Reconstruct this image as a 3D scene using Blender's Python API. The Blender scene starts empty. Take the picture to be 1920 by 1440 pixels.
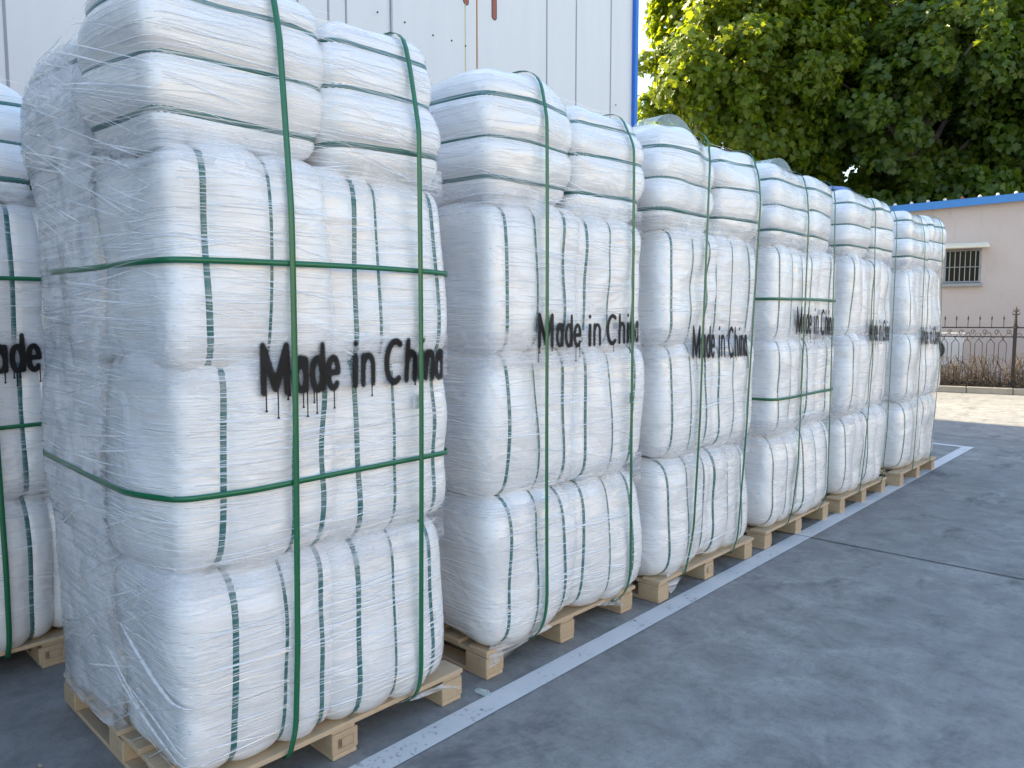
import bpy, math, random
import numpy as np
from mathutils import Vector, Matrix, noise as mnoise

R = math.radians
SC = bpy.context.scene
COL = SC.collection

# ------------------------------------------------------------------ camera
CAM_H = 1.6
cam = bpy.data.cameras.new("camera")
cam.sensor_width = 36.0
cam.lens = 1400.0 / 1920.0 * 36.0
cam.clip_start = 0.05
cam.clip_end = 2000.0
cam_o = bpy.data.objects.new("camera", cam)
COL.objects.link(cam_o)
cam_o.location = (0, 0, CAM_H)
cam_o.rotation_euler = (R(90 - 4.90), 0, R(43.21))
SC.camera = cam_o

# ------------------------------------------------------------------ sky, sun, exposure
SUN_EL = R(38)
LIGHT_DIR = Vector((1.0, 0.07, 0)).normalized()          # the way the light travels over the ground
world = bpy.data.worlds.new("World")
SC.world = world
world.use_nodes = True
wn = world.node_tree
bg = wn.nodes["Background"]
sky = wn.nodes.new("ShaderNodeTexSky")
sky.sky_type = 'NISHITA'
sky.sun_disc = False
sky.sun_elevation = SUN_EL
to_sun = -LIGHT_DIR
sky.sun_rotation = math.atan2(to_sun.x, to_sun.y)
sky.air_density = 1.45
sky.dust_density = 1.6
sky.ozone_density = 1.8
wn.links.new(sky.outputs[0], bg.inputs[0])
bg.inputs[1].default_value = 0.15
sun = bpy.data.lights.new("sun", 'SUN')
sun.energy = 5.0
sun.angle = R(0.5)
sun.color = (1.0, 0.86, 0.60)
sun_o = bpy.data.objects.new("sun", sun)
COL.objects.link(sun_o)
ld = Vector((LIGHT_DIR.x * math.cos(SUN_EL), LIGHT_DIR.y * math.cos(SUN_EL), -math.sin(SUN_EL)))
sun_o.rotation_euler = ld.to_track_quat('-Z', 'Y').to_euler()
sun_o.location = (-20, 0, 20)
SC.view_settings.view_transform = 'Standard'
SC.view_settings.look = 'None'
SC.view_settings.gamma = 1
SC.view_settings.use_curve_mapping = False
SC.view_settings.exposure = 1.53
SC.cycles.max_bounces = 10
SC.cycles.transparent_max_bounces = 24


# ------------------------------------------------------------------ helpers
def tag(o, label=None, cat=None, group=None, kind=None):
    if label: o['label'] = label
    if cat: o['category'] = cat
    if group: o['group'] = group
    if kind: o['kind'] = kind
    return o


def empty(name, loc, rz=0.0):
    o = bpy.data.objects.new(name, None)
    COL.objects.link(o)
    o.location = loc
    o.rotation_euler = (0, 0, rz)
    o.empty_display_size = 0.2
    return o


def mk(name, V, F, mat, parent=None, smooth=False, at=None):
    """one mesh object; V (n,3) world or parent-local, F list of index tuples or an int array (m,k)"""
    V = np.asarray(V, dtype=np.float32).reshape(-1, 3)
    me = bpy.data.meshes.new(name)
    if isinstance(F, np.ndarray):
        m, k = F.shape
        me.vertices.add(len(V)); me.vertices.foreach_set('co', V.ravel())
        me.loops.add(m * k); me.loops.foreach_set('vertex_index', F.astype(np.int32).ravel())
        me.polygons.add(m)
        me.polygons.foreach_set('loop_start', np.arange(0, m * k, k, dtype=np.int32))
        me.update(calc_edges=True); me.validate()
    else:
        me.from_pydata(V.tolist(), [], F)
        me.update()
    if smooth:
        me.polygons.foreach_set('use_smooth', np.ones(len(me.polygons), dtype=bool))
    if mat is not None:
        me.materials.append(mat)
    o = bpy.data.objects.new(name, me)
    COL.objects.link(o)
    if parent is not None:
        o.parent = parent
    if at is not None:
        o.location = at
    return o


class MB:
    """collects boxes, tubes and strips for ONE mesh"""
    def __init__(s): s.v = []; s.f = []

    def add(s, V, F):
        b = len(s.v)
        s.v += [tuple(map(float, p)) for p in V]
        s.f += [tuple(int(i) + b for i in f) for f in F]

    def box(s, c, h, rz=0.0, ch=0.0, jit=0.0, rng=None):
        x, y, z = h
        if ch <= 0:
            P = [(-x, -y, -z), (x, -y, -z), (x, y, -z), (-x, y, -z), (-x, -y, z), (x, -y, z), (x, y, z), (-x, y, z)]
            F = [(0, 3, 2, 1), (4, 5, 6, 7), (0, 1, 5, 4), (1, 2, 6, 5), (2, 3, 7, 6), (3, 0, 4, 7)]
        else:
            P = []
            for sz in (-1, 1):
                for sx, sy in ((-1, -1), (1, -1), (1, 1), (-1, 1)):
                    P += [(sx * (x - ch), sy * (y - ch), sz * z), (sx * x, sy * (y - ch), sz * (z - ch)), (sx * (x - ch), sy * y, sz * (z - ch))]
            # index: level*12 + corner*3 + k (0 = z face, 1 = x face, 2 = y face)
            g = lambda l, c, k: l * 12 + c * 3 + k
            F = [tuple(g(0, c, 0) for c in (0, 3, 2, 1)), tuple(g(1, c, 0) for c in (0, 1, 2, 3)),
                 (g(0, 0, 1), g(1, 0, 1), g(1, 3, 1), g(0, 3, 1)), (g(0, 1, 1), g(0, 2, 1), g(1, 2, 1), g(1, 1, 1)),
                 (g(0, 0, 2), g(0, 1, 2), g(1, 1, 2), g(1, 0, 2)), (g(0, 3, 2), g(1, 3, 2), g(1, 2, 2), g(0, 2, 2))]
            for q in range(4):
                a = [g(0, q, 1), g(0, q, 2), g(1, q, 2), g(1, q, 1)]
                F.append(tuple(a if q in (0, 2) else a[::-1]))
                F.append((g(0, q, 0), g(0, q, 1), g(0, q, 2))); F.append((g(1, q, 0), g(1, q, 1), g(1, q, 2)))
            for l in (0, 1):
                F.append((g(l, 0, 0), g(l, 1, 0), g(l, 1, 2), g(l, 0, 2))); F.append((g(l, 2, 0), g(l, 3, 0), g(l, 3, 2), g(l, 2, 2)))
                F.append((g(l, 1, 0), g(l, 2, 0), g(l, 2, 1), g(l, 1, 1))); F.append((g(l, 3, 0), g(l, 0, 0), g(l, 0, 1), g(l, 3, 1)))
        ca, sa = math.cos(rz), math.sin(rz)
        Q = []
        for p in P:
            j = (0, 0, 0) if rng is None else (rng.uniform(-jit, jit), rng.uniform(-jit, jit), rng.uniform(-jit, jit))
            Q.append((c_add(c[0], p[0] * ca - p[1] * sa, j[0]), c_add(c[1], p[0] * sa + p[1] * ca, j[1]), c_add(c[2], p[2], j[2])))
        s.add(Q, F)

    def tube(s, pts, rad, n=6, cap=True):
        pts = [Vector(p) for p in pts]
        rads = rad if isinstance(rad, (list, tuple)) else [rad] * len(pts)
        V = []; F = []
        t0 = (pts[1] - pts[0]).normalized()
        u = t0.cross(Vector((0, 0, 1)))
        if u.length < 1e-3: u = t0.cross(Vector((1, 0, 0)))
        u.normalize()
        for i, p in enumerate(pts):
            t = (pts[min(i + 1, len(pts) - 1)] - pts[max(i - 1, 0)])
            if t.length < 1e-9: t = t0
            t = t.normalized()
            u = (u - t * u.dot(t))
            u = u.normalized() if u.length > 1e-6 else t.orthogonal().normalized()
            w = t.cross(u)
            for k in range(n):
                a = 2 * math.pi * k / n
                V.append(p + (u * math.cos(a) + w * math.sin(a)) * rads[i])
        for i in range(len(pts) - 1):
            for k in range(n):
                F.append((i * n + k, i * n + (k + 1) % n, (i + 1) * n + (k + 1) % n, (i + 1) * n + k))
        if cap:
            F.append(tuple(range(n - 1, -1, -1))); F.append(tuple((len(pts) - 1) * n + k for k in range(n)))
        s.add(V, F)

    def build(s, name, mat, parent=None, smooth=False):
        return mk(name, s.v, s.f, mat, parent, smooth)


def c_add(a, b, c): return a + b + c


# ------------------------------------------------------------------ materials
class NT:
    def __init__(s, name):
        s.m = bpy.data.materials.new(name); s.m.use_nodes = True
        s.t = s.m.node_tree; s.b = s.t.nodes["Principled BSDF"]; s.out = s.t.nodes["Material Output"]

    def n(s, typ, ins=None, **kw):
        d = s.t.nodes.new(typ)
        for k, v in kw.items(): setattr(d, k, v)
        for k, v in (ins or {}).items():
            if hasattr(v, 'is_output') or isinstance(v, bpy.types.NodeSocket): s.t.links.new(v, d.inputs[k])
            else: d.inputs[k].default_value = v
        return d

    def link(s, a, b): s.t.links.new(a, b)

    def pos(s): return s.n('ShaderNodeNewGeometry').outputs['Position']

    def mapped(s, vec, scale, rot=(0, 0, 0), loc=(0, 0, 0)):
        return s.n('ShaderNodeMapping', {'Vector': vec, 'Scale': scale, 'Rotation': rot, 'Location': loc}).outputs[0]

    def noise(s, vec, scale, detail=3, rough=0.55, dist=0.0):
        return s.n('ShaderNodeTexNoise', {'Vector': vec, 'Scale': scale, 'Detail': detail, 'Roughness': rough, 'Distortion': dist}).outputs['Fac']

    def ramp(s, fac, stops, interp='LINEAR'):
        d = s.n('ShaderNodeValToRGB', {'Fac': fac}); e = d.color_ramp; e.interpolation = interp
        while len(e.elements) < len(stops): e.elements.new(0.5)
        for el, (p, c) in zip(e.elements, stops):
            el.position = p; el.color = (c, c, c, 1) if isinstance(c, (int, float)) else (*c, 1)
        return d.outputs[0]

    def mix(s, f, a, b):
        d = s.n('ShaderNodeMix', data_type='RGBA')
        for i, v in ((0, f), (6, a), (7, b)):
            if isinstance(v, bpy.types.NodeSocket): s.link(v, d.inputs[i])
            else: d.inputs[i].default_value = (*v, 1) if isinstance(v, tuple) else v
        return d.outputs[2]

    def math(s, op, a, b=0.0, clamp=False):
        d = s.n('ShaderNodeMath', operation=op, use_clamp=clamp)
        for i, v in ((0, a), (1, b)):
            if isinstance(v, bpy.types.NodeSocket): s.link(v, d.inputs[i])
            else: d.inputs[i].default_value = v
        return d.outputs[0]

    def bump(s, h, strength, dist, prev=None):
        d = s.n('ShaderNodeBump', {'Strength': strength, 'Distance': dist, 'Height': h})
        if prev is not None: s.link(prev, d.inputs['Normal'])
        return d.outputs[0]

    def set(s, **kw):
        for k, v in kw.items():
            k = k.replace('_', ' ')
            if isinstance(v, bpy.types.NodeSocket): s.link(v, s.b.inputs[k])
            else: s.b.inputs[k].default_value = (*v, 1) if isinstance(v, tuple) and len(v) == 3 else v
        return s.m


def plain(name, col, rough=0.6, metal=0.0, var=0.12, scale=6.0):
    t = NT(name); f = t.noise(t.pos(), scale, 4)
    a = tuple(c * (1 - var) for c in col); b = tuple(min(1, c * (1 + var)) for c in col)
    return t.set(Base_Color=t.mix(f, a, b), Roughness=rough, Metallic=metal)


def streaks(t, p):
    """fine lines of the stretched film: mostly level, some slanted"""
    big = t.noise(p, 1.7, 2)
    s1 = t.noise(t.mapped(p, (2.2, 2.2, 150), (R(1.5), 0, 0)), 1.0, 4, 0.62)
    s2 = t.noise(t.mapped(p, (2.5, 2.5, 120), (R(-9), R(2), 0), (3, 7, 1)), 1.0, 4, 0.62)
    sel = t.ramp(big, [(0.42, 0.0), (0.60, 1.0)])
    d = t.n('ShaderNodeMix', {0: sel, 2: s1, 3: s2}, data_type='FLOAT')
    return d.outputs[0], big


def mat_bale():
    t = NT("bale_plastic"); p = t.pos()
    st, big = streaks(t, p)
    soft = t.noise(p, 9.0, 4, 0.6, 0.6)
    crink = t.noise(t.mapped(p, (14, 14, 30)), 1.0, 5, 0.65, 1.2)
    lines = t.ramp(st, [(0.30, 0.0), (0.5, 0.5), (0.72, 1.0)])
    amt = t.ramp(t.noise(p, 2.6, 3), [(0.35, 0.25), (0.65, 1.0)])
    dents = t.noise(t.mapped(p, (4.5, 4.5, 6.5)), 1.0, 2, 0.5, 0.6)
    b0 = t.bump(dents, 0.6, 0.035)
    b1 = t.bump(soft, 0.16, 0.010, b0)
    base_n = t.n('ShaderNodeBump', {'Strength': t.math('MULTIPLY', amt, 0.5), 'Distance': 0.0020, 'Height': lines, 'Normal': b1})
    coat_n = t.n('ShaderNodeBump', {'Strength': amt, 'Distance': 0.0034, 'Height': lines, 'Normal': b1})
    col = t.mix(t.ramp(st, [(0.33, 0.0), (0.62, 1.0)]), (0.79, 0.795, 0.81), (0.86, 0.865, 0.875))
    col = t.mix(t.math('MULTIPLY', t.ramp(crink, [(0.55, 0.0), (0.8, 1.0)]), 0.25), col, (0.70, 0.70, 0.71))
    return t.set(Base_Color=col, Roughness=0.42, Normal=base_n.outputs[0], Coat_Weight=1.0, Coat_Roughness=0.09, Coat_IOR=1.85, Coat_Normal=coat_n.outputs[0])


def mat_strap(name, col, film):
    t = NT(name); p = t.pos()
    weave = t.noise(t.mapped(p, (60, 60, 400)), 1.0, 2)
    base = t.mix(weave, tuple(c * 0.8 for c in col), tuple(c * 1.2 for c in col))
    if film > 0:
        st, big = streaks(t, p)
        m = t.math('MULTIPLY', t.ramp(st, [(0.44, 0.0), (0.58, 1.0)]), film)
        haze = t.ramp(t.noise(p, 4.0, 2), [(0.35, 0.05), (0.7, 0.55)])
        m2 = t.math('MAXIMUM', m, t.math('MULTIPLY', haze, film * 0.6))
        base = t.mix(m2, base, (0.62, 0.67, 0.74))
    return t.set(Base_Color=base, Roughness=0.35, Coat_Weight=0.3, Coat_Roughness=0.2)


def mat_film(name, lo, hi, alpha_lo, alpha_hi, slant):
    """thin stretch film: clear between its wrinkles, whitish on them"""
    t = NT(name); p = t.pos()
    s1 = t.noise(t.mapped(p, (1.2, 1.2, 90), (R(slant), R(slant), 0)), 1.0, 5, 0.65)
    s2 = t.noise(t.mapped(p, (1.5, 1.5, 24), (R(slant * 1.5), R(slant * 1.7), 0), (2, 2, 5)), 1.0, 4, 0.6)
    blot = t.noise(p, 5.0, 3, 0.6, 0.8)
    f = t.math('ADD', t.math('MULTIPLY', s1, 0.55), t.math('MULTIPLY', s2, 0.45))
    f = t.math('ADD', f, t.math('MULTIPLY', t.math('SUBTRACT', blot, 0.5), 0.5))
    a = t.ramp(f, [(lo, alpha_lo), (hi, alpha_hi), (0.75, alpha_hi * 0.6)])
    edge = t.n('ShaderNodeAttribute', attribute_name='edge').outputs['Fac']
    # the sheet's border breaks up into strands
    k = t.math('SUBTRACT', t.math('MULTIPLY', edge, 1.6), t.math('MULTIPLY', s1, 0.9))
    k = t.ramp(k, [(0.0, 0.0), (0.12, 1.0)])
    al = t.math('MULTIPLY', a, k)
    nb = t.bump(s2, 0.4, 0.006); nb2 = t.bump(s1, 0.6, 0.0025, nb)
    return t.set(Base_Color=(0.80, 0.81, 0.85), Roughness=0.20, Alpha=al, Normal=nb2, Coat_Weight=0.5, Coat_Roughness=0.1)


def mat_paint_letter():
    t = NT("spray_paint"); p = t.pos()
    a = t.n('ShaderNodeAttribute', attribute_name='ink').outputs['Fac']
    sp = t.noise(p, 260.0, 2, 0.7)
    st, big = streaks(t, p)
    k = t.math('ADD', a, t.math('MULTIPLY', t.math('SUBTRACT', sp, 0.5), 0.30))
    k = t.math('SUBTRACT', k, t.math('MULTIPLY', t.ramp(st, [(0.58, 0.0), (0.78, 1.0)]), 0.22))
    k = t.ramp(k, [(0.12, 0.0), (0.42, 0.24), (0.78, 0.97)])
    return t.set(Base_Color=(0.008, 0.007, 0.007), Roughness=0.6, Alpha=k, Specular_IOR_Level=0.25)


def mat_wood(name, col):
    t = NT(name)
    o = t.n('ShaderNodeTexCoord').outputs['Object']
    g = t.noise(t.mapped(o, (2.5, 30, 30)), 2.0, 5, 0.6, 0.4)
    k = t.noise(o, 9.0, 3)
    rnd = t.n('ShaderNodeObjectInfo').outputs['Random']
    c = t.mix(g, tuple(x * 0.72 for x in col), tuple(x * 1.12 for x in col))
    c = t.mix(t.math('MULTIPLY', rnd, 0.35), c, tuple(x * y for x, y in zip(col, (0.75, 0.68, 0.58))))
    c = t.mix(t.ramp(k, [(0.62, 0.0), (0.75, 0.35)]), c, (0.16, 0.13, 0.10))
    return t.set(Base_Color=c, Roughness=0.75, Normal=t.bump(g, 0.4, 0.002))


def mat_ground():
    t = NT("yard_concrete"); p = t.pos()
    fine = t.noise(p, 90.0, 4, 0.7)
    mid = t.noise(t.mapped(p, (1, 1.0, 1)), 4.2, 7, 0.72, 0.5)
    big = t.noise(p, 0.45, 4, 0.6, 0.5)
    mottle = t.noise(p, 21.0, 5, 0.75, 0.3)
    c = t.mix(t.ramp(mid, [(0.30, 0.0), (0.68, 1.0)]), (0.16, 0.157, 0.153), (0.39, 0.38, 0.36))
    c = t.mix(t.ramp(mottle, [(0.34, 0.40), (0.50, 0.0)]), c, (0.125, 0.125, 0.126))
    c = t.mix(t.ramp(mottle, [(0.58, 0.0), (0.72, 0.28)]), c, (0.48, 0.47, 0.45))
    c = t.mix(t.ramp(big, [(0.35, 0.0), (0.7, 0.55)]), c, (0.17, 0.17, 0.172))
    c = t.mix(t.ramp(fine, [(0.30, 0.35), (0.46, 0.0)]), c, (0.10, 0.10, 0.10))
    c = t.mix(t.ramp(fine, [(0.62, 0.0), (0.8, 0.4)]), c, (0.45, 0.45, 0.43))
    tyre = t.noise(t.mapped(p, (1.1, 0.5, 1), (0, 0, R(-14))), 2.4, 5, 0.7, 0.3)
    c = t.mix(t.ramp(tyre, [(0.56, 0.0), (0.70, 0.75)]), c, (0.085, 0.086, 0.09))
    pale = t.noise(t.mapped(p, (9, 1.2, 1), (0, 0, R(60))), 1.1, 5, 0.7)
    c = t.mix(t.ramp(pale, [(0.70, 0.0), (0.80, 0.4)]), c, (0.46, 0.46, 0.45))
    b = t.bump(fine, 0.5, 0.004)
    return t.set(Base_Color=c, Roughness=t.ramp(mid, [(0.3, 0.62), (0.7, 0.8)]), Normal=b)


def mat_line():
    t = NT("worn_white_paint"); p = t.pos()
    w = t.noise(p, 40.0, 5, 0.7); b = t.noise(p, 5.0, 4, 0.6)
    c = t.mix(b, (0.55, 0.55, 0.55), (0.72, 0.72, 0.71))
    k = t.math('ADD', t.math('MULTIPLY', w, 0.6), t.math('MULTIPLY', b, 0.4))
    c = t.mix(t.ramp(k, [(0.36, 0.7), (0.42, 0.0)]), c, (0.14, 0.14, 0.145))
    return t.set(Base_Color=c, Roughness=0.7)


def mat_panel():
    t = NT("white_sandwich_panel"); p = t.pos()
    f = t.noise(t.mapped(p, (3, 3, 0.35)), 1.4, 4)
    c = t.mix(f, (0.62, 0.62, 0.645), (0.69, 0.69, 0.71))
    return t.set(Base_Color=c, Roughness=0.38)


def mat_wall_pink():
    t = NT("old_pink_plaster"); p = t.pos()
    f = t.noise(p, 0.9, 5, 0.6, 0.4); g = t.noise(p, 14.0, 4, 0.6)
    c = t.mix(f, (0.53, 0.445, 0.40), (0.62, 0.53, 0.48))
    c = t.mix(t.ramp(g, [(0.55, 0.0), (0.75, 0.3)]), c, (0.42, 0.37, 0.35))
    drip = t.noise(t.mapped(p, (2.5, 2.5, 0.5)), 1.6, 5, 0.65)
    c = t.mix(t.ramp(drip, [(0.58, 0.0), (0.72, 0.45)]), c, (0.36, 0.33, 0.32))
    return t.set(Base_Color=c, Roughness=0.9, Normal=t.bump(g, 0.3, 0.01))


def mat_leaf(name, c1, c2, trans):
    t = NT(name)
    rnd = t.n('ShaderNodeNewGeometry').outputs['Random Per Island']
    c = t.mix(rnd, c1, c2)
    t.set(Base_Color=c, Roughness=0.42)
    tr = t.n('ShaderNodeBsdfTranslucent', {'Color': t.mix(rnd, tuple(x * y for x, y in zip(c1, (2.6, 2.3, 1.0))), tuple(x * y for x, y in zip(c2, (2.8, 2.4, 0.9))))})
    mx = t.n('ShaderNodeMixShader', {0: trans, 1: t.b.outputs[0], 2: tr.outputs[0]})
    t.link(mx.outputs[0], t.out.inputs['Surface'])
    return t.m


M = {}
M['bale'] = mat_bale()
M['strap'] = mat_strap("green_strap", (0.010, 0.145, 0.060), 0.0)
M['bale_strap'] = mat_strap("bale_strap_under_film", (0.012, 0.135, 0.135), 0.22)
M['top_strap'] = mat_strap("top_strap_under_film", (0.012, 0.125, 0.11), 0.28)
M['film'] = mat_film("stretch_film_sheet", 0.40, 0.58, 0.30, 0.85, -14)
M['wrap'] = mat_film("stretch_film_turn", 0.42, 0.64, 0.05, 0.60, -2)
M['tail'] = mat_film("film_tail", 0.38, 0.60, 0.15, 0.8, 25)
M['shade_block'] = plain("shade_block_dark_blue", (0.07, 0.10, 0.17), 0.5)  # dark blue for the added box beside the warehouse
t_ = NT("film_strand")
M['strand'] = t_.set(Base_Color=(0.9, 0.91, 0.93), Roughness=0.12, Alpha=0.62, Coat_Weight=1.0)
t_ = NT("clear_plastic")
M['clear'] = t_.set(Base_Color=(0.80, 0.90, 0.86), Roughness=0.12, Alpha=0.32)
M['paint'] = mat_paint_letter()
M['wood'] = mat_wood("pallet_wood", (0.60, 0.46, 0.31))
M['block'] = mat_wood("pallet_block_wood", (0.54, 0.41, 0.27))
M['stamp'] = plain("stamp_ink", (0.16, 0.09, 0.05), 0.8)
M['ground'] = mat_ground()
M['line'] = mat_line()
M['joint'] = plain("joint_tar", (0.05, 0.05, 0.055), 0.8)
M['panel'] = mat_panel()
M['groove'] = plain("panel_groove", (0.30, 0.31, 0.36), 0.6)
M['blue'] = plain("blue_trim", (0.02, 0.16, 0.60), 0.4)
M['roofblue'] = plain("blue_roof_sheet", (0.05, 0.22, 0.55), 0.45)
M['pull'] = plain("rusty_red_oxide", (0.30, 0.09, 0.06), 0.6, 0, 0.3, 20)
M['dark'] = plain("dark_steel", (0.03, 0.03, 0.035), 0.5)
M['rust'] = plain("rust_streak", (0.50, 0.22, 0.06), 0.8, 0, 0.4, 9)
M['lime'] = plain("yellow_streak", (0.50, 0.50, 0.28), 0.8, 0, 0.3, 9)
M['pink'] = mat_wall_pink()
M['cream'] = plain("cream_awning", (0.75, 0.70, 0.55), 0.6)
M['bounce_wall'] = plain('bounce_wall_ochre', (0.58, 0.46, 0.30), 0.9)  # warm colour for the added bounce building
M['alu'] = plain("window_alu", (0.30, 0.31, 0.32), 0.4, 0.2)
t_ = NT("dark_glass"); M['glass'] = t_.set(Base_Color=(0.008, 0.009, 0.01), Roughness=0.08, Specular_IOR_Level=0.15)
M['kerb'] = plain("kerb_concrete", (0.36, 0.32, 0.26), 0.9, 0, 0.25, 7)
M['soil'] = plain("shadow_dark_soil", (0.055, 0.042, 0.03), 0.95, 0, 0.4, 9)  # soil colour deepened to stand for the shadow behind the fence
M['iron'] = plain("rusty_wrought_iron", (0.045, 0.033, 0.028), 0.7, 0.1, 0.4, 20)
M['acwhite'] = plain("ac_white", (0.72, 0.71, 0.70), 0.5)
M['vine'] = plain("dry_vine", (0.17, 0.12, 0.075), 0.9, 0, 0.35, 12)
M['bark'] = plain("plane_bark", (0.14, 0.12, 0.09), 0.9, 0, 0.35, 5)
M['leaf1'] = mat_leaf("leaf_sunlit", (0.085, 0.14, 0.010), (0.18, 0.22, 0.014), 0.55)  # brighter leaf colour stands in for sunlit foliage
M['leaf2'] = mat_leaf("leaf_shaded", (0.055, 0.105, 0.010), (0.13, 0.175, 0.016), 0.48)  # darker leaf colour stands in for foliage away from the sun
M['grass'] = plain("weed_green", (0.10, 0.12, 0.04), 0.8, 0, 0.4, 12)

# ------------------------------------------------------------------ the setting
def struct(o): o['kind'] = 'structure'; return o


def sheet(name, pts, z, mat):
    o = mk(name, [(x, y, z) for x, y in pts], [tuple(range(len(pts)))], mat)
    return struct(o)


sheet('ground', [(-400, -400), (400, -400), (400, 400), (-400, 400)], 0.0, M['ground'])
sheet('ground_joint', [(-9.0, 5.40), (9.0, 5.475), (9.0, 5.487), (-9.0, 5.412)], 0.004, M['joint'])
sheet('ground_joint', [(-7.0, 11.60), (9.0, 11.72), (9.0, 11.735), (-7.0, 11.615)], 0.004, M['joint'])
# white bay line along the row with its corner at the far end
LO = ((-2.025, -2.0), (-2.125, 10.76)); LI = ((-2.140, -2.0), (-2.245, 10.66))
sheet('bay_line', [LI[0], LO[0], LO[1], (-7.0, 11.15), (-7.0, 11.05), LI[1]], 0.004, M['line'])

# ------------------------------------------------------------------ warehouse on the left
CX, CY, WH = -8.37, 12.26, 11.0
ware = empty('warehouse', (CX, CY, 0))
tag(ware, 'tall white panel-clad warehouse with blue corner trim behind the bales', 'building')
mb = MB()
mb.box((-9.0, -16.0, WH / 2), (9.0, 16.0, WH / 2))
mb.build('wall', M['panel'], ware)
mb = MB()
mb.box((0.03, 0.02, WH / 2), (0.05, 0.045, WH / 2 + 0.05)); mb.build('corner_trim', M['blue'], ware)
mb = MB()
mb.box((-9.0, -16.0, WH + 0.06), (9.15, 16.15, 0.055)); mb.build('roof', M['roofblue'], ware)


mb = MB(); mb.box((2.75, -19.0, 2.6), (2.74, 5.9, 2.6)); mb.build('shade_block', M['shade_block'], ware)  # unseen box added to darken and blue the near stack's end


def wall_y(px, z_py=100):
    """Y on the warehouse wall seen at photo column px"""
    f = 1400.0; p = R(4.90); a = R(43.21)
    fw = Vector((-math.sin(a) * math.cos(p), math.cos(a) * math.cos(p), -math.sin(p)))
    rt = Vector((math.cos(a), math.sin(a), 0)); up = rt.cross(fw)
    r = fw + rt * ((px - 960) / f) - up * ((z_py - 720) / f)
    k = CX / r.x
    return r.y * k, CAM_H + r.z * k


for px in (12, 560, 617, 650, 733, 832, 850, 936, 1010, 1025, 1080, 1145):
    y, z = wall_y(px)
    mb = MB(); mb.box((0.004, y - CY, WH / 2), (0.004, 0.012, WH / 2 - 0.02)); mb.build('panel_seam', M['groove'], ware)
# sliding door: two leaves with red-brown pull slots
y0, _ = wall_y(832); y1, _ = wall_y(890); y2, _ = wall_y(936)
ya, _ = wall_y(733)
for a, b in ((ya, y1 - 0.012), (y1 + 0.012, wall_y(1008)[0])):
    mb = MB(); mb.box((0.03, (a + b) / 2 - CY, 3.9), (0.022, (b - a) / 2, 3.88), ch=0.004); d = mb.build('door', M['panel'], ware)
    px_, py_ = (869, 12) if a == ya else (922, 40)
    c, zb_ = wall_y(px_, py_)
    for k in range(2):
        rad = 0.060 if k == 0 else 0.046
        L = 0.30
        P = []
        for s in range(24):
            an = math.pi * 2 * s / 24
            P.append((0.0535 + k * 0.004, c - CY + rad * math.cos(an), zb_ + 0.36 + rad * math.sin(an) + (L if math.sin(an) > 0 else -L)))
        m3 = MB(); m3.add(P, [tuple(range(24))])
        m3.build('pull_slot', M['dark'] if k == 0 else M['pull'], d)
for px, w, mt, zt in ((868, 0.018, 'lime', 7.3), (890, 0.020, 'rust', 8.6)):
    y, _ = wall_y(px)
    mb = MB(); mb.box((0.0535, y - CY, zt / 2 + 0.1), (0.0025, w / 2, zt / 2)); mb.build('stain', M[mt], ware)
for px, py in ((703, 25), (754, 44), (807, 68), (842, 78), (1150, 198), (868, 88)):
    y, z = wall_y(px, py)
    mb = MB(); mb.tube([(0.05, y - CY, z), (0.062, y - CY, z)], 0.013, 8); mb.build('screw', M['dark'], ware)

# ------------------------------------------------------------------ unseen building added across the yard for warm bounce
bounce_bld = empty('bounce_building', (21.0, 6.0, 0), R(4))
tag(bounce_bld, 'unseen cream building added across the yard for warm bounce and reflections', 'building')
mb = MB(); mb.box((3.0, 0, 3.6), (3.0, 22.0, 3.6)); mb.build('wall', M['bounce_wall'], bounce_bld)
mb = MB(); mb.box((3.0, 0, 7.26), (3.3, 22.3, 0.058)); mb.build('roof', M['roofblue'], bounce_bld)
for k in range(-4, 5):
    mb = MB()
    for a, b, c, d in ((-.9, -.82, .9, 2.7), (.82, .9, .9, 2.7), (-.82, .82, .9, .98), (-.82, .82, 2.62, 2.7)):
        mb.box((-0.03, k * 4.6 + (a + b) / 2, (c + d) / 2), (0.03, (b - a) / 2, (d - c) / 2))
    w = mb.build('window', M['alu'], bounce_bld)
    mb = MB(); mb.box((-0.01, k * 4.6, 1.8), (0.008, .82, .82)); mb.build('pane', M['glass'], w)

# ------------------------------------------------------------------ wooden pallets
PLX, PLY = 1.17, 1.17          # depth, length


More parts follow.
